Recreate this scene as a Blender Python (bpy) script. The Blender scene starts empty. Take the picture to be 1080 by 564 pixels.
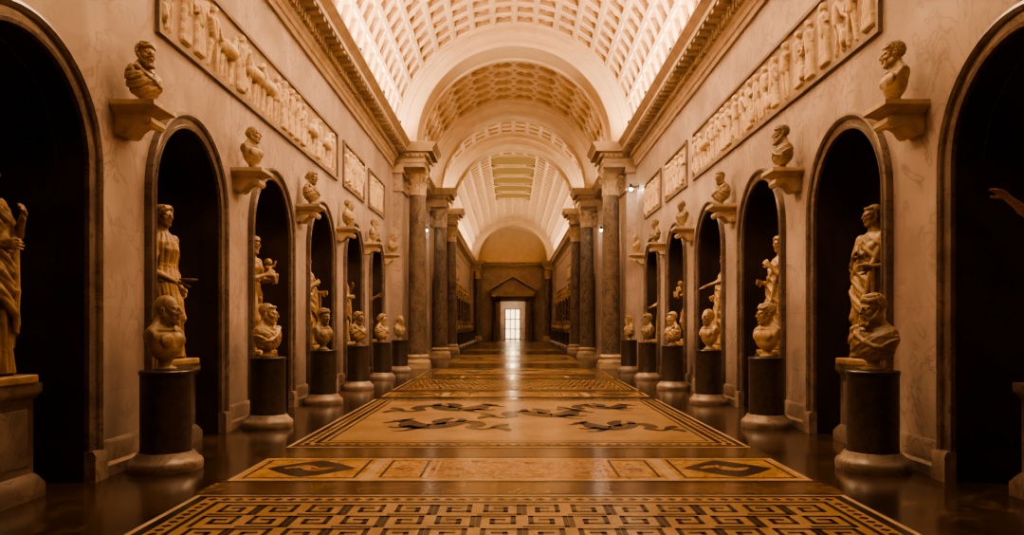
import bpy, bmesh, math, random
import numpy as np
from mathutils import Vector, Matrix
random.seed(7)
PI=math.pi
sc=bpy.context.scene
COL=bpy.context.collection

# ------------------------------------------------------------------ dims
W=4.3            # half width of hall
P=3.33           # bay
AR=0.97          # arch inner radius
ZS=3.12          # arch springing
AT=0.2           # archivolt width
ZC=8.0           # vault springing
RV=4.2
NEAR_ARCH=[6.33+P*k for k in range(-3,6)]
PIERS=[8.0+P*k for k in range(-3,6)]
CROSS_ARCH=[31.4,38.5]
FAR_ARCH=[45.3+P*k for k in range(0,9)]
FAR_PIER=[45.3+P/2+P*k for k in range(0,8)]
YB=-6.0; YE=76.0

# ------------------------------------------------------------------ materials
def nmat(name):
    m=bpy.data.materials.new(name); m.use_nodes=True
    nt=m.node_tree; b=nt.nodes['Principled BSDF']
    return m,nt,b
def marble(name,c1,c2,vein=None,scale=2.0,rough=0.4,veinw=0.03,bump=0.0,stretch=(1,1,1),vscale=1.0,rand=0.0,spec=0.5,bscale=40,hollow_col=None):
    m,nt,b=nmat(name); N=nt.nodes; L=nt.links
    g=N.new('ShaderNodeNewGeometry'); mp=N.new('ShaderNodeMapping'); mp.inputs['Scale'].default_value=stretch
    L.new(g.outputs['Position'],mp.inputs['Vector'])
    n1=N.new('ShaderNodeTexNoise'); n1.inputs['Scale'].default_value=scale; n1.inputs['Detail'].default_value=8; n1.inputs['Distortion'].default_value=0.6
    L.new(mp.outputs['Vector'],n1.inputs['Vector'])
    r=N.new('ShaderNodeValToRGB'); r.color_ramp.elements[0].position=0.35; r.color_ramp.elements[1].position=0.65
    r.color_ramp.elements[0].color=(*c1,1); r.color_ramp.elements[1].color=(*c2,1)
    L.new(n1.outputs['Fac'],r.inputs['Fac'])
    col=r.outputs['Color']
    if vein:
        n2=N.new('ShaderNodeTexNoise'); n2.inputs['Scale'].default_value=scale*vscale; n2.inputs['Detail'].default_value=6; n2.inputs['Distortion'].default_value=1.8
        L.new(mp.outputs['Vector'],n2.inputs['Vector'])
        r2=N.new('ShaderNodeValToRGB'); cr=r2.color_ramp
        cr.elements[0].position=0.5-veinw; cr.elements[0].color=(0,0,0,1)
        cr.elements[1].position=0.5; cr.elements[1].color=(1,1,1,1)
        e=cr.elements.new(0.5+veinw); e.color=(0,0,0,1)
        L.new(n2.outputs['Fac'],r2.inputs['Fac'])
        mx=N.new('ShaderNodeMix'); mx.data_type='RGBA'
        L.new(r2.outputs['Color'],mx.inputs['Factor']); L.new(col,mx.inputs[6]); mx.inputs[7].default_value=(*vein,1)
        col=mx.outputs[2]
    if hollow_col:   # darker colour blended into the carved hollows
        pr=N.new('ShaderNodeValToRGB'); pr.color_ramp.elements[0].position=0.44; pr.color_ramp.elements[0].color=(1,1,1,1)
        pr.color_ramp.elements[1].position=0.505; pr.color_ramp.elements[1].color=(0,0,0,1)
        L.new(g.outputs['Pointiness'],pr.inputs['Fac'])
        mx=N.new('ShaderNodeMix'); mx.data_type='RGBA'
        L.new(pr.outputs['Color'],mx.inputs['Factor']); L.new(col,mx.inputs[6]); mx.inputs[7].default_value=(*hollow_col,1)
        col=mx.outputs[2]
    if rand>0:
        oi=N.new('ShaderNodeObjectInfo'); mr=N.new('ShaderNodeMapRange'); mr.inputs[3].default_value=1-rand; mr.inputs[4].default_value=1.0
        L.new(oi.outputs['Random'],mr.inputs[0])
        hs=N.new('ShaderNodeHueSaturation'); L.new(col,hs.inputs['Color']); L.new(mr.outputs[0],hs.inputs['Value']); col=hs.outputs['Color']
    L.new(col,b.inputs['Base Color'])
    b.inputs['Roughness'].default_value=rough
    b.inputs['Specular IOR Level'].default_value=spec
    if bump>0:
        n3=N.new('ShaderNodeTexNoise'); n3.inputs['Scale'].default_value=bscale; n3.inputs['Detail'].default_value=5
        L.new(g.outputs['Position'],n3.inputs['Vector'])
        bp=N.new('ShaderNodeBump'); bp.inputs['Strength'].default_value=bump; bp.inputs['Distance'].default_value=0.02
        L.new(n3.outputs['Fac'],bp.inputs['Height']); L.new(bp.outputs['Normal'],b.inputs['Normal'])
    return m
def wallmat(name):
    m=marble(name,(0.33,0.258,0.228),(0.53,0.43,0.385),vein=(0.32,0.25,0.215),scale=0.9,rough=0.42,veinw=0.03,bump=0.03,vscale=1.9,bscale=6,stretch=(1,1,0.8))
    nt=m.node_tree; N=nt.nodes; L=nt.links; b=N['Principled BSDF']
    src=b.inputs['Base Color'].links[0].from_socket
    g=N.new('ShaderNodeNewGeometry'); sx=N.new('ShaderNodeSeparateXYZ'); cx=N.new('ShaderNodeCombineXYZ')
    L.new(g.outputs['Position'],sx.inputs[0]); L.new(sx.outputs['Y'],cx.inputs['X']); L.new(sx.outputs['Z'],cx.inputs['Y'])
    br=N.new('ShaderNodeTexBrick'); br.inputs['Scale'].default_value=1.0
    br.inputs['Brick Width'].default_value=1.11; br.inputs['Row Height'].default_value=0.87; br.inputs['Mortar Size'].default_value=0.005
    br.inputs['Color1'].default_value=(1,1,1,1); br.inputs['Color2'].default_value=(0.86,0.86,0.86,1); br.inputs['Mortar'].default_value=(0.7,0.65,0.62,1)
    L.new(cx.outputs[0],br.inputs['Vector'])
    mx=N.new('ShaderNodeMix'); mx.data_type='RGBA'; mx.blend_type='MULTIPLY'; mx.inputs['Factor'].default_value=0.5
    L.new(src,mx.inputs[6]); L.new(br.outputs['Color'],mx.inputs[7]); L.new(mx.outputs[2],b.inputs['Base Color'])
    return m
def mosaic(name,c1,c2,rough=0.27,size=70):
    m,nt,b=nmat(name); N=nt.nodes; L=nt.links
    g=N.new('ShaderNodeNewGeometry')
    v=N.new('ShaderNodeTexVoronoi'); v.inputs['Scale'].default_value=size
    L.new(g.outputs['Position'],v.inputs['Vector'])
    n=N.new('ShaderNodeTexNoise'); n.inputs['Scale'].default_value=1.3; n.inputs['Detail'].default_value=6
    L.new(g.outputs['Position'],n.inputs['Vector'])
    sp=N.new('ShaderNodeSeparateColor'); L.new(v.outputs['Color'],sp.inputs[0])
    ma=N.new('ShaderNodeMath'); ma.operation='MULTIPLY_ADD'; ma.inputs[1].default_value=0.45
    L.new(sp.outputs[0],ma.inputs[0])
    mb=N.new('ShaderNodeMath'); mb.operation='MULTIPLY_ADD'; mb.inputs[1].default_value=1.4; mb.inputs[2].default_value=-0.42
    L.new(n.outputs['Fac'],mb.inputs[0]); L.new(mb.outputs[0],ma.inputs[2])
    mx=N.new('ShaderNodeMix'); mx.data_type='RGBA'; mx.inputs[6].default_value=(*c1,1); mx.inputs[7].default_value=(*c2,1)
    L.new(ma.outputs[0],mx.inputs['Factor']); L.new(mx.outputs[2],b.inputs['Base Color'])
    b.inputs['Roughness'].default_value=rough
    n3=N.new('ShaderNodeTexNoise'); n3.inputs['Scale'].default_value=5
    L.new(g.outputs['Position'],n3.inputs['Vector'])
    bp=N.new('ShaderNodeBump'); bp.inputs['Strength'].default_value=0.08; bp.inputs['Distance'].default_value=0.02
    L.new(n3.outputs['Fac'],bp.inputs['Height']); L.new(bp.outputs['Normal'],b.inputs['Normal'])
    return m
def emit(name,c,s,base=None):
    m,nt,b=nmat(name); b.inputs['Base Color'].default_value=(*(base or c),1)
    b.inputs['Emission Color'].default_value=(*c,1); b.inputs['Emission Strength'].default_value=s
    return m
M_wall=wallmat('wall_marble_plaster')
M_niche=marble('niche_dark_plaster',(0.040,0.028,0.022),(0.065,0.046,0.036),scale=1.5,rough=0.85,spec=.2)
M_arch=marble('archivolt_marble',(0.13,0.095,0.08),(0.23,0.175,0.145),vein=(0.09,0.068,0.055),scale=3,rough=0.28)
M_base=marble('base_marble',(0.24,0.185,0.155),(0.38,0.30,0.25),vein=(0.17,0.13,0.10),scale=3,rough=0.3)
M_plinth=marble('plinth_marble',(0.11,0.083,0.069),(0.20,0.155,0.128),vein=(0.08,0.06,0.05),scale=3,rough=0.35)
M_corn=marble('cornice_stucco',(0.38,0.30,0.23),(0.50,0.40,0.31),scale=3,rough=0.6)
M_vault=marble('vault_stucco',(0.76,0.60,0.43),(0.83,0.67,0.49),scale=2,rough=0.75)
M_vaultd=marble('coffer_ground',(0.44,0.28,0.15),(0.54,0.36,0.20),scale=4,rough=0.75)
M_rose=marble('coffer_rosette',(0.78,0.62,0.42),(0.85,0.69,0.48),scale=4,rough=0.6)
M_cross=marble('crossing_stucco',(0.62,0.44,0.28),(0.70,0.51,0.33),scale=2,rough=0.75)
M_stat=marble('statue_marble',(0.38,0.24,0.12),(0.58,0.395,0.215),vein=(0.25,0.15,0.075),scale=4,rough=0.4,veinw=0.02,rand=0.42,bump=0.15,hollow_col=(0.13,0.07,0.03))
M_bust=marble('bust_marble',(0.43,0.295,0.175),(0.66,0.495,0.32),vein=(0.32,0.2,0.11),scale=5,rough=0.38,veinw=0.02,rand=0.5,bump=0.12,hollow_col=(0.14,0.08,0.04))
M_ped=marble('pedestal_granite',(0.026,0.019,0.015),(0.058,0.043,0.034),scale=14,rough=0.3,vein=(0.09,0.068,0.054),veinw=0.02)
M_shaft=marble('column_cipollino',(0.080,0.059,0.046),(0.19,0.145,0.113),vein=(0.22,0.17,0.135),scale=3.0,rough=0.28,veinw=0.06,stretch=(1,1,0.6))
M_cap=marble('capital_marble',(0.44,0.34,0.245),(0.62,0.49,0.36),scale=5,rough=0.5)
M_rel=marble('relief_marble',(0.58,0.42,0.26),(0.73,0.55,0.36),scale=4,rough=0.5,hollow_col=(0.22,0.13,0.075))
M_relbg=marble('relief_ground',(0.30,0.21,0.14),(0.38,0.27,0.185),scale=3,rough=0.6)
M_frame=marble('frame_stone',(0.17,0.125,0.10),(0.26,0.195,0.155),scale=3,rough=0.5)
M_floor=marble('floor_dark_marble',(0.026,0.016,0.011),(0.070,0.043,0.027),vein=(0.13,0.085,0.05),scale=1.3,rough=0.17,veinw=0.02,bump=0.02,bscale=3)
M_mid=marble('floor_brown_marble',(0.085,0.050,0.028),(0.18,0.11,0.062),vein=(0.27,0.18,0.10),scale=1.8,rough=0.18,veinw=0.02,bump=0.02,bscale=3)
M_tan=mosaic('mosaic_tan',(0.27,0.165,0.085),(0.46,0.31,0.17))
M_blk=mosaic('mosaic_black',(0.020,0.013,0.010),(0.050,0.034,0.025))
M_gry=mosaic('mosaic_grey',(0.036,0.026,0.019),(0.085,0.062,0.045))
M_yel=marble('giallo_marble',(0.43,0.25,0.09),(0.58,0.36,0.15),vein=(0.26,0.14,0.05),scale=3,rough=0.2)
M_org=marble('breccia_marble',(0.25,0.12,0.055),(0.42,0.23,0.10),vein=(0.5,0.35,0.21),scale=6,rough=0.2,veinw=0.05)
M_crm=marble('cream_marble',(0.43,0.315,0.20),(0.55,0.415,0.28),scale=3,rough=0.22)
M_metal=marble('black_metal',(0.02,0.02,0.02),(0.03,0.03,0.03),rough=0.4)
M_sky=emit('skylight_glass',(1.0,0.78,0.48),2.0)
M_skyf=emit('skylight_amber_glass',(1.0,0.50,0.10),0.16,(0.07,0.04,0.012))
M_lamp=emit('lamp_glow',(1.0,0.85,0.6),120)
M_door=emit('bright_window_glass',(1.0,0.76,0.45),1.7)
M_wood=marble('dark_bronze_door',(0.05,0.03,0.02),(0.08,0.05,0.035),rough=0.4)

# ------------------------------------------------------------------ mesh builder
class MB:
    def __init__(s): s.v=[];s.f=[];s.m=[];s.s=[]
    def add(s,v,f,mat=0,smooth=False):
        o=len(s.v); s.v.extend([tuple(p) for p in v])
        for q in f: s.f.append([i+o for i in q]); s.m.append(mat); s.s.append(smooth)
    def box(s,x0,x1,y0,y1,z0,z1,mat=0):
        v=[(x0,y0,z0),(x1,y0,z0),(x1,y1,z0),(x0,y1,z0),(x0,y0,z1),(x1,y0,z1),(x1,y1,z1),(x0,y1,z1)]
        s.add(v,[(0,3,2,1),(4,5,6,7),(0,1,5,4),(1,2,6,5),(2,3,7,6),(3,0,4,7)],mat)
    def lathe(s,prof,n=32,mat=0,c=(0,0,0),smooth=True,ry=1.0):
        v=[];f=[]
        for r,z in prof:
            for i in range(n):
                a=2*PI*i/n; v.append((c[0]+r*math.cos(a),c[1]+r*ry*math.sin(a),c[2]+z))
        for j in range(len(prof)-1):
            for i in range(n):
                k=(i+1)%n; f.append((j*n+i,j*n+k,(j+1)*n+k,(j+1)*n+i))
        s.add(v,f,mat,smooth)
    def exy(s,prof,y0,y1,mat=0,caps=True,smooth=False):
        n=len(prof); v=[(x,y0,z) for x,z in prof]+[(x,y1,z) for x,z in prof]
        f=[(i,(i+1)%n,n+(i+1)%n,n+i) for i in range(n)]
        s.add(v,f,mat,smooth)
        if caps: s.add(v[:n],[tuple(range(n))],mat); s.add(v[n:],[tuple(range(n))],mat)
    def exx(s,prof,x0,x1,mat=0,caps=True):
        n=len(prof); v=[(x0,y,z) for y,z in prof]+[(x1,y,z) for y,z in prof]
        f=[(i,(i+1)%n,n+(i+1)%n,n+i) for i in range(n)]
        s.add(v,f,mat)
        if caps: s.add(v[:n],[tuple(range(n))],mat); s.add(v[n:],[tuple(range(n))],mat)
    def mesh(s,name,mats,recalc=True):
        me=bpy.data.meshes.new(name); me.from_pydata(s.v,[],s.f); me.validate()
        for m in mats: me.materials.append(m)
        if len(me.polygons)==len(s.m):
            me.polygons.foreach_set('material_index',s.m); me.polygons.foreach_set('use_smooth',s.s)
        if recalc:
            bm=bmesh.new(); bm.from_mesh(me); bmesh.ops.recalc_face_normals(bm,faces=bm.faces); bm.to_mesh(me); bm.free()
        try: me.set_sharp_from_angle(angle=math.radians(38))
        except Exception: pass
        me.update(); return me
    def build(s,name,mats,**k):
        return place(name,s.mesh(name,mats,**k))
def place(name,me,loc=(0,0,0),rz=0,scale=1.0,sz=None):
    o=bpy.data.objects.new(name,me); COL.objects.link(o)
    o.location=loc; o.rotation_euler=(0,0,rz)
    o.scale=(scale,scale,scale) if not sz else sz
    return o

# ------------------------------------------------------------------ walls with niches
def archpath(yc,a,n=28):
    pts=[(yc-a,0,-1,0),(yc-a,ZS*0.5,-1,0)]
    for i in range(n+1):
        t=PI-PI*i/n; pts.append((yc+a*math.cos(t),ZS+a*math.sin(t),math.cos(t),math.sin(t)))
    pts+= [(yc+a,ZS*0.5,1,0),(yc+a,0,1,0)]
    return pts
def wall(side,name):
    s=-1 if side=='left' else 1
    mb=MB(); X=lambda w:s*(W+w)
    arches=sorted(NEAR_ARCH+CROSS_ARCH+FAR_ARCH); TOP=ZC+0.3
    y=YB
    for yc in arches:
        mb.add([(X(0),y,0),(X(0),yc-AR,0),(X(0),yc-AR,TOP),(X(0),y,TOP)],[(0,1,2,3)],0)
        n=28
        for i in range(n):
            t0=PI-PI*i/n;t1=PI-PI*(i+1)/n
            a=(yc+AR*math.cos(t0),ZS+AR*math.sin(t0)); b=(yc+AR*math.cos(t1),ZS+AR*math.sin(t1))
            mb.add([(X(0),a[0],a[1]),(X(0),b[0],b[1]),(X(0),b[0],TOP),(X(0),a[0],TOP)],[(0,1,2,3)],0)
        pth=archpath(yc,AR)
        v=[];f=[]
        for (py,pz,_,_) in pth: v+= [(X(0),py,pz),(X(0.28),py,pz)]
        for i in range(len(pth)-1): f.append((2*i,2*i+1,2*i+3,2*i+2))
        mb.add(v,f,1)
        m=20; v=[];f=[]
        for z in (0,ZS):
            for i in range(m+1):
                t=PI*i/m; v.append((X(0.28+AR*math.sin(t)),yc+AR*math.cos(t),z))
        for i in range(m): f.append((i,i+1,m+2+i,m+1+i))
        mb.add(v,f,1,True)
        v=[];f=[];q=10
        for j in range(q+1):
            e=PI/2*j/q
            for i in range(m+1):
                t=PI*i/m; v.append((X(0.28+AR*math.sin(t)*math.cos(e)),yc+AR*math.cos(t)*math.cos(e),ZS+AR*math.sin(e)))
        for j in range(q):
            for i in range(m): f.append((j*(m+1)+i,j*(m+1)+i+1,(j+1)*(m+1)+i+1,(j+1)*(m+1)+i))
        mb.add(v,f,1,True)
        y=yc+AR
    mb.add([(X(0),y,0),(X(0),YE,0),(X(0),YE,TOP),(X(0),y,TOP)],[(0,1,2,3)],0)
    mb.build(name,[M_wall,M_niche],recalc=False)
    tb=MB()
    prof=[(0,0.0),(0,-.05),(.035,-.06),(.045,-.04),(.12,-.045),(.13,-.075),(.165,-.095),(.195,-.085),(.2,-.05),(.2,0.0)]
    for yc in arches:
        pth=archpath(yc,AR); v=[];f=[];k=len(prof)
        for (py,pz,ny,nz) in pth:
            for (o,w) in prof: v.append((X(w),py+ny*o,pz+nz*o))
        for i in range(len(pth)-1):
            for j in range(k-1): f.append((i*k+j,i*k+j+1,(i+1)*k+j+1,(i+1)*k+j))
        tb.add(v,f,0,True)
    tb.build('trim_1' if s<0 else 'trim_2',[M_arch])
    bb=MB(); pr=[(0,.36),(-.025,.36),(-.05,.32),(-.05,.14),(-.085,.11),(-.085,0),(0,0)]
    ys=[YB]+sum([[yc-AR-AT+0.0,yc+AR+AT] for yc in arches],[])+[YE]
    for i in range(0,len(ys),2):
        if ys[i+1]-ys[i]>0.05: bb.exy([(X(w),z) for w,z in pr],ys[i]-0.02,ys[i+1]+0.02,0)
    for yc in arches:
        for d in (-1,1):
            y0,y1=sorted((yc+d*(AR-0.01),yc+d*(AR+AT+0.02)))
            bb.exy([(X(0),.3),(X(-.09),.3),(X(-.115),.26),(X(-.115),0),(X(0),0)],y0,y1,0)
    bb.build('baseboard_'+side,[M_base])
wall('left','wall_left'); wall('right','wall_right')

# ------------------------------------------------------------------ cornice
CP=[(0,7.1),(-.06,7.1),(-.06,7.22),(-.09,7.24),(-.09,7.36),(-.13,7.4),(-.15,7.44),(-.15,7.56),(-.24,7.6),(-.24,7.66),(-.52,7.68),(-.52,7.80),(-.55,7.83),(-.62,7.92),(-.66,7.95),(-.66,8.0),(0,8.02)]
def cornice(name,y0,y1):
    mb=MB()
    for s in (-1,1):
        mb.exy([(s*(W+w),z) for w,z in CP],y0,y1,0)
        y=y0+.05
        while y<y1-.12:
            x0,x1=sorted((s*(W-.24),s*(W-.13))); mb.box(x0,x1,y,y+.1,7.44,7.57); y+=.19
        y=y0+.1
        while y<y1-.2:
            x0,x1=sorted((s*(W-.5),s*(W-.2))); mb.box(x0,x1,y,y+.14,7.60,7.68); y+=.36
    mb.build(name,[M_corn])
cornice('trim_3',YB,26.0); cornice('trim_4',27.9,34.7); cornice('trim_5',36.3,40.8); cornice('trim_6',42.4,73.6)

# ------------------------------------------------------------------ vaults
def vault(mb,y0,y1,nt,ny,style,skip=None):
    def pt(u,v,d): 
        th=PI*(1-u/nt); y=y0+(y1-y0)*v/ny; r=RV+d
        return (r*math.cos(th),y,ZC+r*math.sin(th))
    for i in range(nt):
        for j in range(ny):
            if skip and skip(i,j): continue
            cu,cv=i+.5,j+.5
            if style=='sq':
                fm=0
                def ring(h,d): return [pt(cu-h,cv-h,d),pt(cu+h,cv-h,d),pt(cu+h,cv+h,d),pt(cu-h,cv+h,d)]
                lv=[(.5,0),(.41,0),(.39,.06),(.34,.06),(.31,.13),(.25,.13),(.23,.19)]
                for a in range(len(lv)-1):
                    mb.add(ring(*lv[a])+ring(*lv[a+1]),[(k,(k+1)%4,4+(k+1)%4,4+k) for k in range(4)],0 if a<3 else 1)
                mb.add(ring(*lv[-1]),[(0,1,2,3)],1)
                rr=.17
            else:
                fm=3
                def ring(h,d,n8=True):
                    k=h; q=h*0.44/1.0
                    P8=[(-q,-k),(q,-k),(k,-q),(k,q),(q,k),(-q,k),(-k,q),(-k,-q)]
                    return [pt(cu+a,cv+b,d) for a,b in P8]
                lv=[(.5,0),(.43,0),(.41,.07),(.35,.07),(.32,.15),(.26,.15),(.24,.20)]
                for a in range(len(lv)-1):
                    mb.add(ring(*lv[a])+ring(*lv[a+1]),[(k,(k+1)%8,8+(k+1)%8,8+k) for k in range(8)],3 if a<2 else 1)
                mb.add(ring(*lv[-1]),[tuple(range(8))],1)
                q=.22
                for (sx,sy) in ((-1,-1),(1,-1),(1,1),(-1,1)):
                    A=(sx*.5,sy*.5);B=(sx*q,sy*.5);C=(sx*.5,sy*q)
                    T=[(A[0],A[1]),(A[0]+(B[0]-A[0])*.62,A[1]),(A[0],A[1]+(C[1]-A[1])*.62)]
                    mb.add([pt(cu+B[0],cv+B[1],0),pt(cu+C[0],cv+C[1],0),pt(cu+T[2][0],cv+T[2][1],0),pt(cu+T[1][0],cv+T[1][1],0)],[(0,1,2,3)],3)
                    mb.add([pt(cu+T[0][0],cv+T[0][1],.12),pt(cu+T[1][0],cv+T[1][1],0),pt(cu+T[2][0],cv+T[2][1],0)],[(0,1,2)],1)
                rr=.18
            n=12; D=.19 if style=='sq' else .20
            vs=[pt(cu,cv,D-.09)]
            for k in range(n):
                a=2*PI*k/n; r=rr*(.5); vs.append(pt(cu+r*math.cos(a),cv+r*math.sin(a),D-.05-(.03 if k%2 else 0)))
            for k in range(n):
                a=2*PI*k/n; r=rr*(1.0 if k%2 else .68); vs.append(pt(cu+r*math.cos(a),cv+r*math.sin(a),D-.005))
            fs=[(0,1+k,1+(k+1)%n) for k in range(n)]+[(1+k,1+n+k,1+n+(k+1)%n,1+(k+1)%n) for k in range(n)]
            mb.add(vs,fs,2 if fm==0 else 3)
CN=(26.2-YB)/40; CF=(YE-42.2)/42
SK_NEAR=[(4,9),(15,20),(26,31)]
SK_FAR=[(5,8),(9,12),(13,16),(17,20),(21,24)]
mb=MB()
vault(mb,YB,26.2,18,40,'sq',lambda i,j:i in(8,9) and any(a<=j<=b for a,b in SK_NEAR))
vault(mb,27.8,35.0,14,7,'oct')
vault(mb,36.0,41.0,18,6,'sq')
vault(mb,42.2,YE,18,42,'sq',lambda i,j:i in(7,8,9,10) and any(a<=j<b for a,b in SK_FAR))
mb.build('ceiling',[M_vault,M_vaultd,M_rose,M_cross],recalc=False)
def skylight(name,x,y0,y1,mat,bars,up):
    b=MB(); z0=ZC+math.sqrt(RV*RV-x*x)-.02; z1=ZC+RV+up; t=.06
    for sx in (-1,1):
        a,c=sorted((sx*x,sx*(x+t))); b.box(a,c,y0-t,y1+t,z0,z1,0)
    b.box(-x,x,y0-t,y0,z0+.15,z1,0); b.box(-x,x,y1,y1+t,z0+.15,z1,0)
    for k in range(1,bars): 
        yy=y0+(y1-y0)*k/bars; b.box(-x,x,yy-.03,yy+.03,z1-.1,z1-.02,2)
    if bars>2: b.box(-.03,.03,y0,y1,z1-.1,z1-.02,2)
    b.box(-x,x,y0,y1,z1-.02,z1,1)
    b.build(name,[M_vault,mat,M_metal])
wn=1
for a,b_ in SK_NEAR:
    skylight('window_%d'%wn,RV*math.sin(PI/18),YB+a*CN,YB+(b_+1)*CN,M_sky,5,.4); wn+=1
for a,b_ in SK_FAR:   # amber glass lies just above the crown so it reads as slats from the floor
    skylight('window_%d'%wn,RV*math.sin(PI/9),42.2+a*CF,42.2+b_*CF,M_skyf,1,-.02); wn+=1

def tarch(name,y0,y1):
    mb=MB(); r0=3.45
    pr=[(4.45,y0),(4.05,y0),(4.02,y0-.07),(3.9,y0-.07),(3.88,y0),(3.64,y0),(3.62,y0-.05),(3.52,y0-.05),(r0,y0),(r0,y0+.18),(r0+.06,y0+.22),(r0+.06,y1-.22),(r0,y1-.18),(r0,y1),(3.52,y1+.05),(3.62,y1+.05),(3.64,y1),(3.88,y1),(3.9,y1+.07),(4.02,y1+.07),(4.05,y1),(4.45,y1)]
    n=56;k=len(pr);v=[];f=[]
    for i in range(n+1):
        t=PI*i/n
        for r,y in pr: v.append((r*math.cos(t),y,ZC+r*math.sin(t)))
    for i in range(n):
        for j in range(k-1): f.append((i*k+j,i*k+j+1,(i+1)*k+j+1,(i+1)*k+j))
    mb.add(v,f,0,True)
    mb.build(name,[M_vault])
tarch('trim_7',26.2,27.8); tarch('trim_8',35.0,36.0); tarch('trim_9',41.0,42.2); tarch('trim_15',73.8,75.0)

def entab(name,y0,y1):
    mb=MB()
    for s in (-1,1):
        lv=[(7.15,0.0),(7.30,0.0),(7.30,.04),(7.42,.04),(7.44,.0),(7.56,.0),(7.58,.08),(7.66,.1),(7.68,.3),(7.80,.3),(7.90,.4),(8.0,.42)]
        v=[];f=[]
        for z,o in lv:
            xi=3.17-o; ya,yb=y0+.15-o*.6,y1-.15+o*.6
            v+=[(s*(W),ya,z),(s*xi,ya,z),(s*xi,yb,z),(s*W,yb,z)]
        for j in range(len(lv)-1):
            for k in range(4): f.append((j*4+k,j*4+(k+1)%4,(j+1)*4+(k+1)%4,(j+1)*4+k))
        f+=[(0,1,2,3),tuple(len(v)-4+k for k in range(4))]
        mb.add(v,f,0)
        yy=y0+.05
        while yy<y1-.1:
            a,b=sorted((s*3.1,s*3.02)); mb.box(a,b,yy,yy+.09,7.5,7.6); yy+=.17
        xx=3.2
        while xx<4.2:
            a,b=sorted((s*xx,s*(xx+.09))); mb.box(a,b,y0+.02,y0+.12,7.5,7.6); xx+=.17
        a,b=sorted((s*3.98,s*W)); mb.box(a,b,y0+.2,y1-.2,0,7.15,1)
        a,b=sorted((s*3.92,s*W)); mb.box(a,b,y0+.14,y1-.14,0,.35,0); mb.box(a,b,y0+.14,y1-.14,6.3,6.4,0); mb.box(a,b,y0+.1,y1-.1,6.95,7.15,0)
    mb.build(name,[M_corn,M_wall])
entab('trim_10',26.0,27.9); entab('trim_11',34.7,36.3); entab('trim_12',40.8,42.4); entab('trim_13',73.6,75.2)

# ------------------------------------------------------------------ column mesh
def column_mesh():
    mb=MB()
    mb.box(-.46,.46,-.46,.46,0,.14,1)
    mb.lathe([(.45,.14),(.47,.18),(.47,.24),(.44,.28),(.39,.30),(.375,.34),(.39,.37),(.42,.39),(.425,.43),(.40,.46),(.37,.48),(.36,.5)],40,1)
    sh=[(.35,.5)]
    for i in range(13):
        t=i/12; sh.append((.345-.055*t**1.6,.55+5.68*t))
    mb.lathe(sh,40,0)
    mb.lathe([(.29,6.23),(.325,6.25),(.325,6.29),(.29,6.31)],40,1)
    mb.lathe([(.28,6.3),(.285,6.6),(.32,6.85),(.40,7.02)],32,1)
    for row,(z0,h,cur,off,n) in enumerate([(6.3,.36,.10,0,8),(6.3,.60,.13,PI/8,8)]):
        for k in range(n):
            a0=off+2*PI*k/n; v=[];f=[];NU,NV=6,9
            for j in range(NV+1):
                t=j/NV; wd=.125*(1-.55*t**3)*(1+.10*math.sin(t*22))
                if t>.93: wd*=.5
                r=.30+.02*row+cur*t**3; z=z0+h*(t if t<.85 else .85-(t-.85)*.8)
                for i in range(NU+1):
                    u=(i/NU-.5)*2; rr=r-.02*u*u+.012*math.cos(u*PI*2.5)
                    an=a0+u*wd/r; v.append((rr*math.cos(an),rr*math.sin(an),z-.02*abs(u)*t))
            for j in range(NV):
                for i in range(NU): f.append((j*(NU+1)+i,j*(NU+1)+i+1,(j+1)*(NU+1)+i+1,(j+1)*(NU+1)+i))
            mb.add(v,f,1,True)
    for k in range(4):
        a0=PI/4+k*PI/2; v=[];f=[]; n=20
        path=[]
        for i in range(n+1):
            t=i/n
            if t<.45: q=t/.45; path.append((.31+.14*q**1.5,6.70+.22*q,.028+.01*q))
            else:
                q=(t-.45)/.55; an=PI*.75-q*PI*2.3; rad=.075*(1-.65*q); path.append((.465+rad*math.cos(an)+.0,6.905+rad*math.sin(an)-.03,.034*(1-.4*q)))
        for (r,z,w) in path:
            for i in range(8):
                b=2*PI*i/8; rr=r+w*.7*math.cos(b); zz=z+w*.7*math.sin(b)*1.0; tt=w*1.6*math.sin(b+.8)
                v.append((rr*math.cos(a0)-tt*math.sin(a0),rr*math.sin(a0)+tt*math.cos(a0),zz))
        for j in range(n):
            for i in range(8): f.append((j*8+i,j*8+(i+1)%8,(j+1)*8+(i+1)%8,(j+1)*8+i))
        mb.add(v,f,1,True)
    pl=[]
    for k in range(4):
        a0=-PI/4+k*PI/2; c=Vector((math.cos(a0),math.sin(a0)))*.58; c2=Vector((math.cos(a0+PI/2),math.sin(a0+PI/2)))*.58
        mid=(c+c2)/2; nrm=mid.normalized()
        for i in range(9):
            t=.06+.88*i/8; p=c.lerp(c2,t)-nrm*(.09*math.sin(PI*t)); pl.append((p.x,p.y))
    n=len(pl)
    v=[(x*.94,y*.94,7.02) for x,y in pl]+[(x,y,7.08) for x,y in pl]+[(x,y,7.15) for x,y in pl]
    f=[(i,(i+1)%n,n+(i+1)%n,n+i) for i in range(n)]+[(n+i,n+(i+1)%n,2*n+(i+1)%n,2*n+i) for i in range(n)]+[tuple(range(n)),tuple(range(2*n,3*n))]
    mb.add(v,f,1)
    return mb.mesh('corinthian_column',[M_shaft,M_cap])
cm=column_mesh()
for y in (26.95,35.5,41.6,74.4):
    for s in (-1,1): place('corinthian_column',cm,(s*3.52,y,0))

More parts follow.
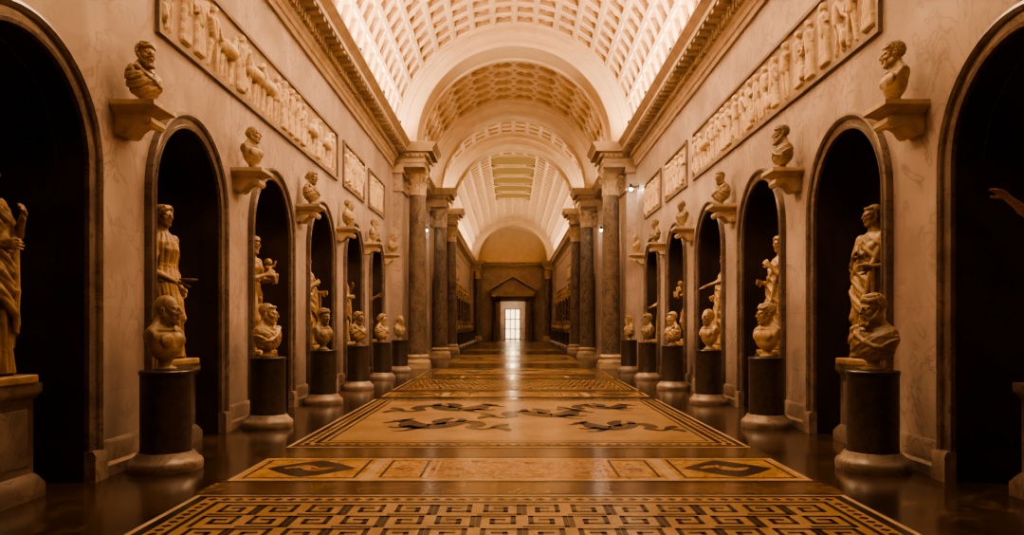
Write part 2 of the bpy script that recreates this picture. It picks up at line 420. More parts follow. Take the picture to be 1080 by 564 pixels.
# ------------------------------------------------------------------ end walls, portal
def halfdisc(mb,y,mat):
    v=[(0,y,ZC)]+[(RV*1.06*math.cos(PI*i/40),y,ZC+RV*1.06*math.sin(PI*i/40)) for i in range(41)]
    mb.add(v,[(0,i,i+1) for i in range(1,41)],mat)
mb=MB(); DW,DH=1.25,4.0
mb.add([(-W,YE,0),(-DW,YE,0),(-DW,YE,DH),(-W,YE,DH)],[(0,1,2,3)],0)
mb.add([(DW,YE,0),(W,YE,0),(W,YE,DH),(DW,YE,DH)],[(0,1,2,3)],0)
mb.add([(-W,YE,DH),(W,YE,DH),(W,YE,ZC),(-W,YE,ZC)],[(0,1,2,3)],0)
halfdisc(mb,YE,1)
mb.build('wall_back',[M_wall,M_vault],recalc=False)
mb=MB()
mb.exx([(YE+w,z) for w,z in CP],-W+.02,W-.02,0)
x=-4
while x<4: mb.box(x,x+.12,YE-.22,YE-.13,7.45,7.56); x+=.24
mb.build('trim_14',[M_corn])
mb=MB()
mb.add([(-W,YB,0),(W,YB,0),(W,YB,ZC),(-W,YB,ZC)],[(0,1,2,3)],0); halfdisc(mb,YB,1)
mb.build('wall_front',[M_wall,M_vault],recalc=False)
mb=MB(); y=YE-.01
for s in (-1,1):
    a,b=sorted((s*DW,s*(DW+.35))); mb.box(a,b,y-.18,y,0,DH+.3,0)
    mb.lathe([(.27,0),(.27,.12),(.22,.2),(.2,.28),(.17,4.05),(.2,4.12),(.23,4.3),(.27,4.42),(.27,4.5)],24,1,(s*1.9,y-.45,0))
mb.box(-DW-.35,DW+.35,y-.18,y,DH,DH+.35,0)
mb.box(-2.2,2.2,y-.75,y,4.5,4.9,0); mb.box(-2.35,2.35,y-.85,y,4.9,5.05,0)
mb.add([(-2.35,y-.85,5.05),(2.35,y-.85,5.05),(0,y-.85,6.45),(-2.35,y,5.05),(2.35,y,5.05),(0,y,6.45)],[(0,3,5,2),(1,2,5,4)],0)
mb.add([(-2.1,y-.6,5.05),(2.1,y-.6,5.05),(0,y-.6,6.3)],[(0,1,2)],2)
for s in (-1,1):
    d=Vector((2.35,1.4)).normalized(); n=Vector((-d.y,d.x))
    p0=Vector((-2.45,5.02)); p1=Vector((0,6.48))
    q=[p0,p1,Vector((0,6.72)),p0+n*.2]
    v=[(s*p.x,y-.95,p.y) for p in q]+[(s*p.x,y,p.y) for p in q]
    mb.add(v,[(0,1,2,3),(4,5,6,7),(0,1,5,4),(1,2,6,5),(2,3,7,6),(3,0,4,7)],0)
mb.build('door_1',[M_corn,M_shaft,M_wall])
mb=MB()
mb.box(-2.6,-2.5,YE+.05,YE+7,0,4.8,0); mb.box(2.5,2.6,YE+.05,YE+7,0,4.8,0); mb.box(-2.6,2.6,YE+7,YE+7.1,0,4.8,0); mb.box(-2.6,2.6,YE+.05,YE+7.1,4.8,4.9,0)
mb.build('anteroom',[M_wall])
mb=MB()
mb.box(-.8,.8,YE+6.93,YE+6.97,.05,3.3,1)
for xx in (-.84,-.28,.26,.8): mb.box(xx-.04,xx+.06,YE+6.86,YE+6.93,0,3.35,0)
for zz in (0.0,1.1,2.2,3.3): mb.box(-.84,.84,YE+6.86,YE+6.93,zz,zz+.09,0)
mb.build('door_2',[M_wood,M_door])

# ------------------------------------------------------------------ floor
mb=MB(); mb.add([(-6.2,YB,0),(6.2,YB,0),(6.2,YE+7.1,0),(-6.2,YE+7.1,0)],[(0,1,2,3)],0)
mb.build('floor',[M_floor],recalc=False)
fb=MB()
TAN,BLK,GRY,YEL,ORG,CRM,MID=0,1,2,3,4,5,6
def rect(x0,x1,y0,y1,m,l): z=.0015*l; fb.add([(x0,y0,z),(x1,y0,z),(x1,y1,z),(x0,y1,z)],[(0,1,2,3)],m)
def frame(x0,x1,y0,y1,t,m,l):
    rect(x0,x1,y0,y0+t,m,l);rect(x0,x1,y1-t,y1,m,l);rect(x0,x0+t,y0+t,y1-t,m,l);rect(x1-t,x1,y0+t,y1-t,m,l)
def poly(pts,m,l): z=.0015*l; fb.add([(x,y,z) for x,y in pts],[tuple(range(len(pts)))],m)
def stroke(pts,t,m,l):
    for (a,b) in zip(pts[:-1],pts[1:]):
        x0,x1=sorted((a[0],b[0]));y0,y1=sorted((a[1],b[1])); rect(x0-t/2,x1+t/2,y0-t/2,y1+t/2,m,l)
def ribbon(ctrl,m,l,n=40):
    P_=[Vector(c[:2]) for c in ctrl]; Wd=[c[2] for c in ctrl]; out=[]
    N_=len(P_)
    for i in range(n+1):
        t=i/n*(N_-1); k=min(int(t),N_-2); u=t-k
        p0=P_[max(k-1,0)];p1=P_[k];p2=P_[k+1];p3=P_[min(k+2,N_-1)]
        p=.5*((2*p1)+(p2-p0)*u+(2*p0-5*p1+4*p2-p3)*u*u+(3*p1-p0-3*p2+p3)*u**3)
        out.append((p,Wd[k]*(1-u)+Wd[k+1]*u))
    z=.0015*l; v=[]
    for i,(p,w) in enumerate(out):
        a=out[max(i-1,0)][0]; b=out[min(i+1,n)][0]; d=(b-a).normalized() if (b-a).length>1e-6 else Vector((1,0)); q=Vector((-d.y,d.x))
        v+=[(p.x+q.x*w,p.y+q.y*w,z),(p.x-q.x*w,p.y-q.y*w,z)]
    fb.add(v,[(2*i,2*i+1,2*i+3,2*i+2) for i in range(n)],m)
def ring(cx,cy,r0,r1,m,l,n=48):
    z=.0015*l;v=[]
    for i in range(n): a=2*PI*i/n; v+=[(cx+r0*math.cos(a),cy+r0*math.sin(a),z),(cx+r1*math.cos(a),cy+r1*math.sin(a),z)]
    fb.add(v,[(2*i,2*i+1,(2*i+3)%(2*n),(2*i+2)%(2*n)) for i in range(n)],m)
XP=2.95
def meander(x0,x1,y0,y1,cell,l):
    nx=int(round((x1-x0)/cell)); ny=int(round((y1-y0)/cell)); cx=(x1-x0)/nx; cy=(y1-y0)/ny
    key=[(0,0),(0,6.5),(6,6.5),(6,2),(2.4,2),(2.4,4.4),(4.2,4.4)]
    for i in range(nx):
        for j in range(ny):
            fx=(i+j)%2; pts=[]
            for (a,b) in key:
                u=a/8; w=b/8
                if fx: u=1-u-.12
                pts.append((x0+cx*(i+.06+u),y0+cy*(j+.06+w)))
            stroke(pts,cell*.11,BLK,l)
            if fx: stroke([(x0+cx*(i+.06),y0+cy*(j+.06)),(x0+cx*(i+.94),y0+cy*(j+.06))],cell*.10,BLK,l)
def dots(x0,x1,y0,y1,step,m,l):
    n=int((x1-x0)/step); ny=max(1,int((y1-y0)/step))
    for i in range(n):
        for j in range(ny):
            cx=x0+(i+.5)*(x1-x0)/n; cy=y0+(j+.5)*(y1-y0)/ny; q=step*.4
            poly([(cx-q,cy),(cx,cy-q),(cx+q,cy),(cx,cy+q)],m,l)
def keypanel(y0,y1):
    rect(-XP,XP,y0,y1,CRM,2); rect(-XP+.05,XP-.05,y0+.04,y1-.04,BLK,3); rect(-XP+.14,XP-.14,y0+.11,y1-.11,TAN,4)
    dots(-XP+.16,XP-.16,y1-.25,y1-.13,.115,BLK,5); dots(-XP+.16,XP-.16,y0+.13,y0+.25,.115,BLK,5)
    n=int((y1-y0-.5)/.115)
    for i in range(n):
        for s in (-1,1):
            cy=y0+.3+(i)*.115; cx=s*(XP-.21); q=.045; poly([(cx-q,cy),(cx,cy-q),(cx+q,cy),(cx,cy+q)],BLK,5)
    frame(-XP+.28,XP-.28,y0+.27,y1-.27,.045,BLK,5)
    meander(-XP+.37,XP-.37,y0+.36,y1-.36,.38,5)
def strip(y0,y1):
    rect(-XP,XP,y0,y1,MID,2); rect(-XP+.03,XP-.03,y0+.04,y1-.04,CRM,3)
    for s in (-1,1):
        a,b=sorted((s*1.62,s*(XP-.08))); rect(a,b,y0+.1,y1-.1,YEL,4); frame(a+.05,b-.05,y0+.15,y1-.15,.03,BLK,5)
        cx=(a+b)/2;cy=(y0+y1)/2;w=(b-a)/2-.14;h=(y1-y0)/2-.2
        pts=[]
        for i in range(17): t=-1+2*i/16; pts.append((cx+w*t,cy-h*(1-abs(t)**1.3)))
        for i in range(15): t=1-2*(i+1)/16; pts.append((cx+w*t,cy+h*(1-abs(t)**1.3)))
        poly(pts,BLK,5)
        ribbon([(cx-w*.6,cy,.02),(cx-w*.2,cy+.1,.08),(cx+w*.1,cy-.06,.09),(cx+w*.5,cy+.04,.02)],ORG,6,12)
    rect(-1.5,1.5,y0+.1,y1-.1,YEL,4); rect(-.95,.95,y0+.18,y1-.18,ORG,5)
    for s in (-1,1):
        a,b=sorted((s*1.0,s*1.44)); frame(a,b,y0+.18,y1-.18,.03,BLK,5)
        cx=(a+b)/2;cy=(y0+y1)/2; poly([(cx-.15,cy),(cx,cy-.3),(cx+.15,cy),(cx,cy+.3)],ORG,5)
    frame(-.9,.9,y0+.23,y1-.23,.03,YEL,6)
def creature(cx,cy,s,f=1):
    T=lambda p:(cx+f*s*p[0],cy+s*1.7*p[1],abs(s)*p[2]*1.9)
    ribbon([T(p) for p in [(-.95,.32,.05),(-.8,.40,.10),(-.62,.22,.10),(-.5,0,.16),(-.2,-.12,.19),(.1,.0,.15),(.32,.24,.12),(.6,.28,.1),(.75,.02,.08),(.62,-.2,.06),(.85,-.35,.05),(1.05,-.2,.03)]],GRY,6,60)
    for q in ([(-.5,-.05,.06),(-.75,-.2,.045),(-.95,-.12,.02)],[(-.35,-.15,.06),(-.55,-.42,.045),(-.8,-.45,.02)],[(1.02,-.2,.03),(1.2,-.02,.08),(1.3,.12,.01)],[(1.02,-.2,.03),(1.25,-.3,.07),(1.35,-.48,.01)],[(-.8,.4,.05),(-.7,.55,.04),(-.62,.62,.01)],[(0,.05,.05),(-.05,.35,.09),(.1,.6,.06),(.2,.66,.01)],[(-.9,.33,.06),(-1.08,.22,.035),(-1.16,.2,.02)],[(.35,.25,.05),(.4,.5,.05),(.3,.6,.01)]):
        ribbon([T(p) for p in q],GRY,6,12)
    ribbon([T((p[0],p[1],p[2]*.28)) for p in [(-.5,.02,.02),(-.2,-.08,.03),(.1,.03,.03),(.32,.25,.02),(.6,.27,.02)]],TAN,7,30)
def figpanel(y0,y1):
    rect(-XP,XP,y0,y1,CRM,2); rect(-XP+.05,XP-.05,y0+.06,y1-.06,BLK,3); rect(-XP+.13,XP-.13,y0+.16,y1-.16,TAN,4)
    dots(-XP+.15,XP-.15,y0+.17,y0+.29,.13,BLK,5); dots(-XP+.15,XP-.15,y1-.29,y1-.17,.13,BLK,5)
    frame(-XP+.27,XP-.27,y0+.32,y1-.32,.07,BLK,5)
    n=int((y1-y0-.4)/.2)
    for i in range(n):
        for s in (-1,1):
            cy=y0+.3+i*.2; cx=s*(XP-.20); poly([(cx-.045,cy),(cx,cy-.09),(cx+.045,cy),(cx,cy+.09)],BLK,5)
    frame(-XP+.40,XP-.40,y0+.5,y1-.5,.03,BLK,5)
    c=(y0+y1)/2; k=(y1-y0)/6.13
    creature(-1.2,c-1.0*k,.80*k,1); creature(-1.2,c+1.3*k,.85*k,-1); creature(.45,c+.4*k,.80*k,-1); creature(1.55,c-1.2*k,.66*k,1); creature(1.6,c+1.5*k,.62*k,-1)
keypanel(1.6,6.75)
rect(-XP-.05,XP+.05,6.8,7.28,MID,1)
strip(7.33,8.64)
rect(-XP-.05,XP+.05,8.7,9.3,MID,1)
figpanel(9.37,15.5)
strip(16.0,17.1)
rect(-XP,XP,17.2,17.6,MID,1)
keypanel(17.7,21.2)
strip(21.7,22.8)
figpanel(23.2,26.8)
rect(-XP,XP,27.2,41.8,MID,1)
rect(-2.8,2.8,30.2,38.8,TAN,2)
ring(0,34.5,2.3,2.6,BLK,3); ring(0,34.5,1.5,1.7,GRY,3); ring(0,34.5,.0,.7,ORG,3); ring(0,34.5,1.9,2.1,YEL,3)
y=43
while y<70:
    strip(y,y+1.1)
    if int(y)%2: figpanel(y+1.5,y+6.2)
    else: keypanel(y+1.5,y+6.2)
    y+=7
keypanel(-5.5,-.5); strip(0.1,1.2)
fb.build('floor_mosaic',[M_tan,M_blk,M_gry,M_yel,M_org,M_crm,M_mid],recalc=False)

# ------------------------------------------------------------------ SDF sculpting
class SDF:
    def __init__(s,lo,hi,h):
        s.lo=np.array(lo,float); s.h=h; s.n=(np.ceil((np.array(hi)-s.lo)/h)+1).astype(int)
        s.F=np.full(s.n,1.0,np.float32); s.ax=[(s.lo[i]+h*np.arange(s.n[i])).astype(np.float32) for i in range(3)]
        s.R=np.eye(3); s.t=np.zeros(3); s.sc=1.0
    def xf(s,p): return s.R@(np.array(p,float)*s.sc)+s.t
    def ap(s,f,lo,hi,k,op='u'):
        sl=[]
        for i in range(3):
            a=max(0,int((lo[i]-s.lo[i])/s.h)-3); b=min(s.n[i],int((hi[i]-s.lo[i])/s.h)+5)
            if b<=a: return
            sl.append(slice(a,b))
        X=s.ax[0][sl[0]][:,None,None];Y=s.ax[1][sl[1]][None,:,None];Z=s.ax[2][sl[2]][None,None,:]
        d=f(X,Y,Z); A=s.F[tuple(sl)]
        if op=='u':
            h=np.maximum(k-np.abs(A-d),0)/k; R=np.minimum(A,d)-h*h*k*.25
        else:
            h=np.maximum(k-np.abs(A+d),0)/k; R=np.maximum(A,-d)+h*h*k*.25
        s.F[tuple(sl)]=R
    def ell(s,c,r,k=.02,op='u',bump=None):
        C=s.xf(c); r=np.array(r,float)*s.sc; R=s.R; m=r.max()+k+ (bump[0] if bump else 0)
        def f(X,Y,Z):
            x,y,z=X-C[0],Y-C[1],Z-C[2]
            a=R[0,0]*x+R[1,0]*y+R[2,0]*z; b=R[0,1]*x+R[1,1]*y+R[2,1]*z; c_=R[0,2]*x+R[1,2]*y+R[2,2]*z
            k0=np.sqrt((a/r[0])**2+(b/r[1])**2+(c_/r[2])**2)+1e-6; k1=np.sqrt((a/r[0]**2)**2+(b/r[1]**2)**2+(c_/r[2]**2)**2)+1e-6
            d=k0*(k0-1)/k1
            if bump:
                am,w=bump; q=2*PI/w
                d=d-am*(np.sin(q*a+2*np.sin(q*.4*c_))*np.sin(q*b+1.3)*np.sin(q*c_+1.5*np.sin(q*.5*a))+.4*np.sin(q*1.7*c_+q*a)*np.sin(q*1.6*b))
            return d
        s.ap(f,C-m,C+m,k,op)
    def cap(s,a,b,ra,rb=None,k=.02,op='u'):
        rb=ra if rb is None else rb; A=s.xf(a);B=s.xf(b); ra*=s.sc; rb*=s.sc; D=B-A; L2=max(D@D,1e-9); m=max(ra,rb)+k
        def f(X,Y,Z):
            t=np.clip(((X-A[0])*D[0]+(Y-A[1])*D[1]+(Z-A[2])*D[2])/L2,0,1)
            return np.sqrt((X-A[0]-t*D[0])**2+(Y-A[1]-t*D[1])**2+(Z-A[2]-t*D[2])**2)-(ra+(rb-ra)*t)
        s.ap(f,np.minimum(A,B)-m,np.maximum(A,B)+m,k,op)
    def chain(s,pts,k=.02):
        for p,q in zip(pts[:-1],pts[1:]): s.cap(p[:3],q[:3],p[3],q[3],k)
    def tube(s,zs,cx,cy,a,b,k=.02,fold=None,cut=None):
        zs=np.array(zs); m=max(max(a),max(b))+.08
        lo=(min(cx)-m,min(cy)-m,zs[0]-k);hi=(max(cx)+m,max(cy)+m,zs[-1]+k)
        def f(X,Y,Z):
            z=Z; CX=np.interp(z,zs,cx);CY=np.interp(z,zs,cy);A=np.interp(z,zs,a);B=np.interp(z,zs,b)
            x=X-CX;y=Y-CY; rr=np.sqrt((x/A)**2+(y/B)**2)
            d=(rr-1)*np.minimum(A,B)
            if fold is not None: d=d-fold(x,y,z,np.arctan2(y/B,x/A))
            d=np.maximum(d,np.maximum(zs[0]-z,z-zs[-1]))
            if cut is not None: d=np.maximum(d,cut(X,Y,Z))
            return d.astype(np.float32)
        s.ap(f,lo,hi,k)
    def box(s,lo,hi,k=.01,op='u'):
        lo=np.array(lo);hi=np.array(hi);c=(lo+hi)/2;e=(hi-lo)/2
        s.ap(lambda X,Y,Z:np.maximum(np.maximum(abs(X-c[0])-e[0],abs(Y-c[1])-e[1]),abs(Z-c[2])-e[2]),lo-.02,hi+.02,k,op)
    def mesh(s,name,mat,flat=None):
        F=s.F; F[0]=1;F[-1]=1;F[:,0]=1;F[:,-1]=1;F[:,:,0]=1;F[:,:,-1]=1
        I=F<0; c=np.zeros(np.array(F.shape)-1,np.int8)
        for dx in(0,1):
            for dy in(0,1):
                for dz in(0,1): c+=I[dx:I.shape[0]-1+dx,dy:I.shape[1]-1+dy,dz:I.shape[2]-1+dz]
        act=np.argwhere((c>0)&(c<8)); idx=-np.ones(c.shape,np.int64); idx[tuple(act.T)]=np.arange(len(act))
        S=np.zeros((len(act),3));n=np.zeros(len(act))
        cor=[(i,j,k) for i in(0,1) for j in(0,1) for k in(0,1)]
        for a in cor:
            for ax in range(3):
                if a[ax]: continue
                b=list(a); b[ax]=1
                fa=F[tuple((act+a).T)];fb_=F[tuple((act+b).T)]; mk=(fa<0)!=(fb_<0)
                t=np.where(mk,fa/np.where(mk,fa-fb_,1),0); p=np.tile(np.array(a,float),(len(act),1)); p[:,ax]=t
                S+=p*mk[:,None]; n+=mk
        V=s.lo+s.h*(act+S/n[:,None]); Q=[]
        for ax in range(3):
            u,v=(ax+1)%3,(ax+2)%3
            a=[slice(None)]*3;b=[slice(None)]*3;a[ax]=slice(0,-1);b[ax]=slice(1,None)
            D=I[tuple(a)]!=I[tuple(b)]; e=np.argwhere(D); e=e[(e[:,u]>0)&(e[:,v]>0)&(e[:,u]<F.shape[u]-1)&(e[:,v]<F.shape[v]-1)]
            U=np.zeros(3,int);U[u]=1;Vv=np.zeros(3,int);Vv[v]=1
            q=np.stack([idx[tuple((e-U-Vv).T)],idx[tuple((e-Vv).T)],idx[tuple(e.T)],idx[tuple((e-U).T)]],1)
            fl=~I[tuple(e.T)]; q[fl]=q[fl][:,::-1]; Q.append(q)
        Q=np.concatenate(Q)
        me=bpy.data.meshes.new(name); me.vertices.add(len(V)); me.vertices.foreach_set('co',V.astype(np.float32).ravel())
        me.loops.add(len(Q)*4); me.loops.foreach_set('vertex_index',Q.ravel().astype(np.int32))
        me.polygons.add(len(Q)); me.polygons.foreach_set('loop_start',(np.arange(len(Q))*4).astype(np.int32))
        me.update(calc_edges=True); me.polygons.foreach_set('use_smooth',np.ones(len(Q),bool)); me.materials.append(mat)
        return me
def rotz(a): c,s_=math.cos(a),math.sin(a); return np.array([[c,-s_,0],[s_,c,0],[0,0,1.]])
def rotx(a): c,s_=math.cos(a),math.sin(a); return np.array([[1.,0,0],[0,c,-s_],[0,s_,c]])
def head(s,c,yaw=0,pitch=0,sc_=1.0,hair='short',beard=False):
    s.R=rotz(yaw)@rotx(pitch); s.t=np.array(c,float); s.sc=sc_
    s.ell((0,.020,.040),(.073,.094,.084),.02)
    s.ell((0,-.022,-.020),(.058,.066,.080),.03)
    s.ell((0,-.030,-.070),(.047,.056,.050),.03)
    s.ell((0,-.074,-.106),(.022,.020,.018),.022)
    for q in(-1,1):
        s.cap((q*.052,.0,-.060),(q*.018,-.062,-.104),.018,.014,.025)
        s.ell((q*.042,-.062,-.022),(.019,.020,.020),.02)
        s.cap((q*.050,-.068,.026),(q*.010,-.089,.024),.008,.010,.010)
        s.ell((q*.029,-.101,.004),(.021,.020,.015),.010,'s')
        s.ell((q*.029,-.077,.005),(.0145,.014,.0115),.003)
        s.cap((q*.044,-.078,.013),(q*.016,-.088,.014),.0045,.0045,.004)
        s.ell((q*.034,-.086,-.048),(.010,.012,.014),.012,'s')
    s.cap((0,-.086,.030),(0,-.117,-.024),.0075,.0105,.008)
    for q in(-1,1): s.ell((q*.012,-.103,-.028),(.0085,.010,.0075),.006)
    s.ell((0,-.094,-.046),(.016,.010,.010),.010)
    s.ell((0,-.096,-.057),(.023,.011,.0065),.003); s.ell((0,-.093,-.0715),(.019,.012,.008),.003)
    s.cap((-.024,-.103,-.0640),(.024,-.103,-.0640),.0035,.0035,.003,'s')
    s.ell((0,-.098,-.086),(.022,.008,.006),.008,'s')
    for q in(-1,1):
        s.ell((q*.076,.014,-.012),(.009,.020,.031),.006); s.ell((q*.086,.008,-.010),(.006,.010,.016),.004,'s')
    s.cap((0,.030,-.05),(0,.038,-.18),.052,.060,.035)
    if hair=='short':
        s.ell((0,.036,.050),(.081,.092,.083),.006,bump=(.007,.032))
        for i in range(9):
            a=-1.0+2.0*i/8; s.ell((.068*math.sin(a),.012-.080*math.cos(a),.088),(.013,.014,.017),.006)
    elif hair=='curly':
        s.ell((0,.034,.052),(.088,.097,.090),.006,bump=(.012,.036))
        for i in range(11):
            a=-1.25+2.5*i/10; s.ell((.078*math.sin(a),.018-.088*math.cos(a),.082+.006*math.cos(a*5)),(.019,.019,.021),.006)
        for i in range(9):
            a=-1.1+2.2*i/8; s.ell((.066*math.sin(a),.02-.070*math.cos(a),.112),(.019,.019,.019),.006)
        for q in(-1,1):
            for z in(.05,.02,-.01): s.ell((q*.082,.0+.02*(z<.03),z+.01),(.016,.02,.017),.006)
    elif hair=='bald':
        s.ell((0,.046,.012),(.078,.080,.072),.010,bump=(.004,.026))
    elif hair=='female':
        s.ell((0,.032,.050),(.087,.096,.086),.006,bump=(.006,.026)); s.ell((0,.135,.02),(.045,.042,.042),.02,bump=(.006,.022))
        for q in(-1,1):
            s.chain([(0,-.064,.098,.016),(q*.035,-.062,.085,.019),(q*.066,-.036,.055,.021),(q*.084,.0,.015,.020),(q*.07,.07,-.01,.022),(q*.02,.12,0,.02)],.006)
            s.chain([(0,-.050,.118,.012),(q*.045,-.038,.108,.017),(q*.078,.0,.070,.018)],.005)
    if beard:
        s.ell((0,-.058,-.100),(.050,.044,.052),.010,bump=(.009,.026))
        for q in(-1,1):
            s.cap((q*.003,-.103,-.051),(q*.032,-.088,-.062),.008,.007,.004)
            s.chain([(q*.070,.0,-.025,.016),(q*.062,-.02,-.06,.020),(q*.040,-.05,-.09,.024)],.01)
        for i in range(7):
            a=-1.2+2.4*i/6; s.ell((.042*math.sin(a),-.060-.042*math.cos(a),-.118-.010*(i%2)),(.015,.015,.02),.005)
    s.R=np.eye(3);s.t=np.zeros(3);s.sc=1.0
def hand(s,wr,d,u,n,curl=.4,sc_=1.0):
    wr=np.array(wr,float);d=np.array(d,float);d/=np.linalg.norm(d);u=np.array(u,float);u-=d*(u@d);u/=np.linalg.norm(u);n=np.array(n,float);n-=d*(n@d);n-=u*(n@u);n/=np.linalg.norm(n)
    z=sc_
    for o in(-.030,-.010,.010,.030): s.cap(wr+d*.01*z+u*o*.6*z,wr+d*.085*z+u*o*z,.016*z,.0135*z,.012)
    for o,l in((-.031,.070),(-.0105,.082),(.0105,.076),(.031,.058)):
        k0=wr+d*.085*z+u*o*z; a1=curl*.6;a2=curl*1.4
        k1=k0+(d*math.cos(a1)+n*math.sin(a1)+u*o*2)*l*.5*z; k2=k1+(d*math.cos(a2)+n*math.sin(a2)+u*o*1.5)*l*.5*z
        s.cap(k0,k1,.0115*z,.0105*z,.004);s.cap(k1,k2,.0105*z,.0085*z,.004)
    t0=wr+d*.03*z-u*.028*z; t1=t0+(d*.6-u*.7+n*.35)*.045*z; t2=t1+(d*.85-u*.2+n*.4)*.035*z
    s.cap(t0,t1,.015*z,.0125*z,.01);s.cap(t1,t2,.0125*z,.010*z,.004)
asin=lambda v:np.abs(np.sin(v))

def bust(name,kind,hair,beard,yaw,drape):
    s=SDF((-.30,-.24,-.02),(.30,.24,.74),.0056)
    s.tube([.09,.13,.17,.22,.28,.33,.365,.395,.42],[0]*9,[.01,.01,.01,.01,.012,.015,.02,.028,.03],[.06,.135,.168,.185,.192,.185,.15,.10,.06],[.05,.085,.102,.110,.108,.098,.082,.066,.05],.025)
    for q in(-1,1):
        s.ell((q*.168,.02,.305),(.058,.066,.072),.03)
        s.ell((q*.078,-.078,.268),(.078,.030,.058),.016)
        s.cap((q*.02,-.070,.362),(q*.15,-.030,.362),.011,.011,.015)
        s.cap((q*.055,-.02,.50),(q*.012,-.062,.372),.014,.012,.02)
        s.cap((q*.045,.03,.46),(q*.15,.025,.35),.035,.04,.04)
    s.cap((0,-.122,.16),(0,-.118,.33),.008,.008,.02,'s')
    s.box((.205,-.2,.1),(.3,.2,.45),.006,'s'); s.box((-.3,-.2,.1),(-.205,.2,.45),.006,'s')
    s.tube([0,.025,.032,.05,.075,.11],[0]*6,[.01]*6,[.10,.10,.075,.056,.056,.09],[.09,.09,.068,.052,.052,.07],.008)
    if drape:
        g=-1 if kind%2 else 1
        def fo(x,y,z,th): return .013*asin((z*30+g*x*22)+1.5*np.sin(x*9))+.006*asin(z*62+g*x*40)
        s.tube([.09,.13,.17,.24,.31,.35,.385],[0]*7,[.01,.01,.01,.01,.015,.02,.025],[.07,.14,.178,.20,.21,.18,.12],[.06,.098,.115,.125,.12,.10,.08],.01,fo,
               cut=lambda X,Y,Z:np.where(Y<0.03,(Z-.28-abs(X-g*.01)*1.1)*.65,-1.0))
        s.chain([(g*.15,-.03,.385,.020),(g*.10,-.10,.32,.017),(0,-.135,.26,.015),(-g*.10,-.125,.215,.014),(-g*.17,-.06,.20,.012)],.022)
        s.chain([(g*.16,.02,.385,.03),(g*.06,.09,.38,.03),(-g*.1,.09,.37,.028)],.02)
        s.ell((g*.15,-.055,.365),(.034,.03,.034),.01,bump=(.005,.03))
    s.cap((0,.02,.38),(0,.01,.47),.066,.056,.03)
    head(s,(0,-.020,.545),yaw,.04,1.06,hair,beard)
    return s.mesh(name,M_bust)

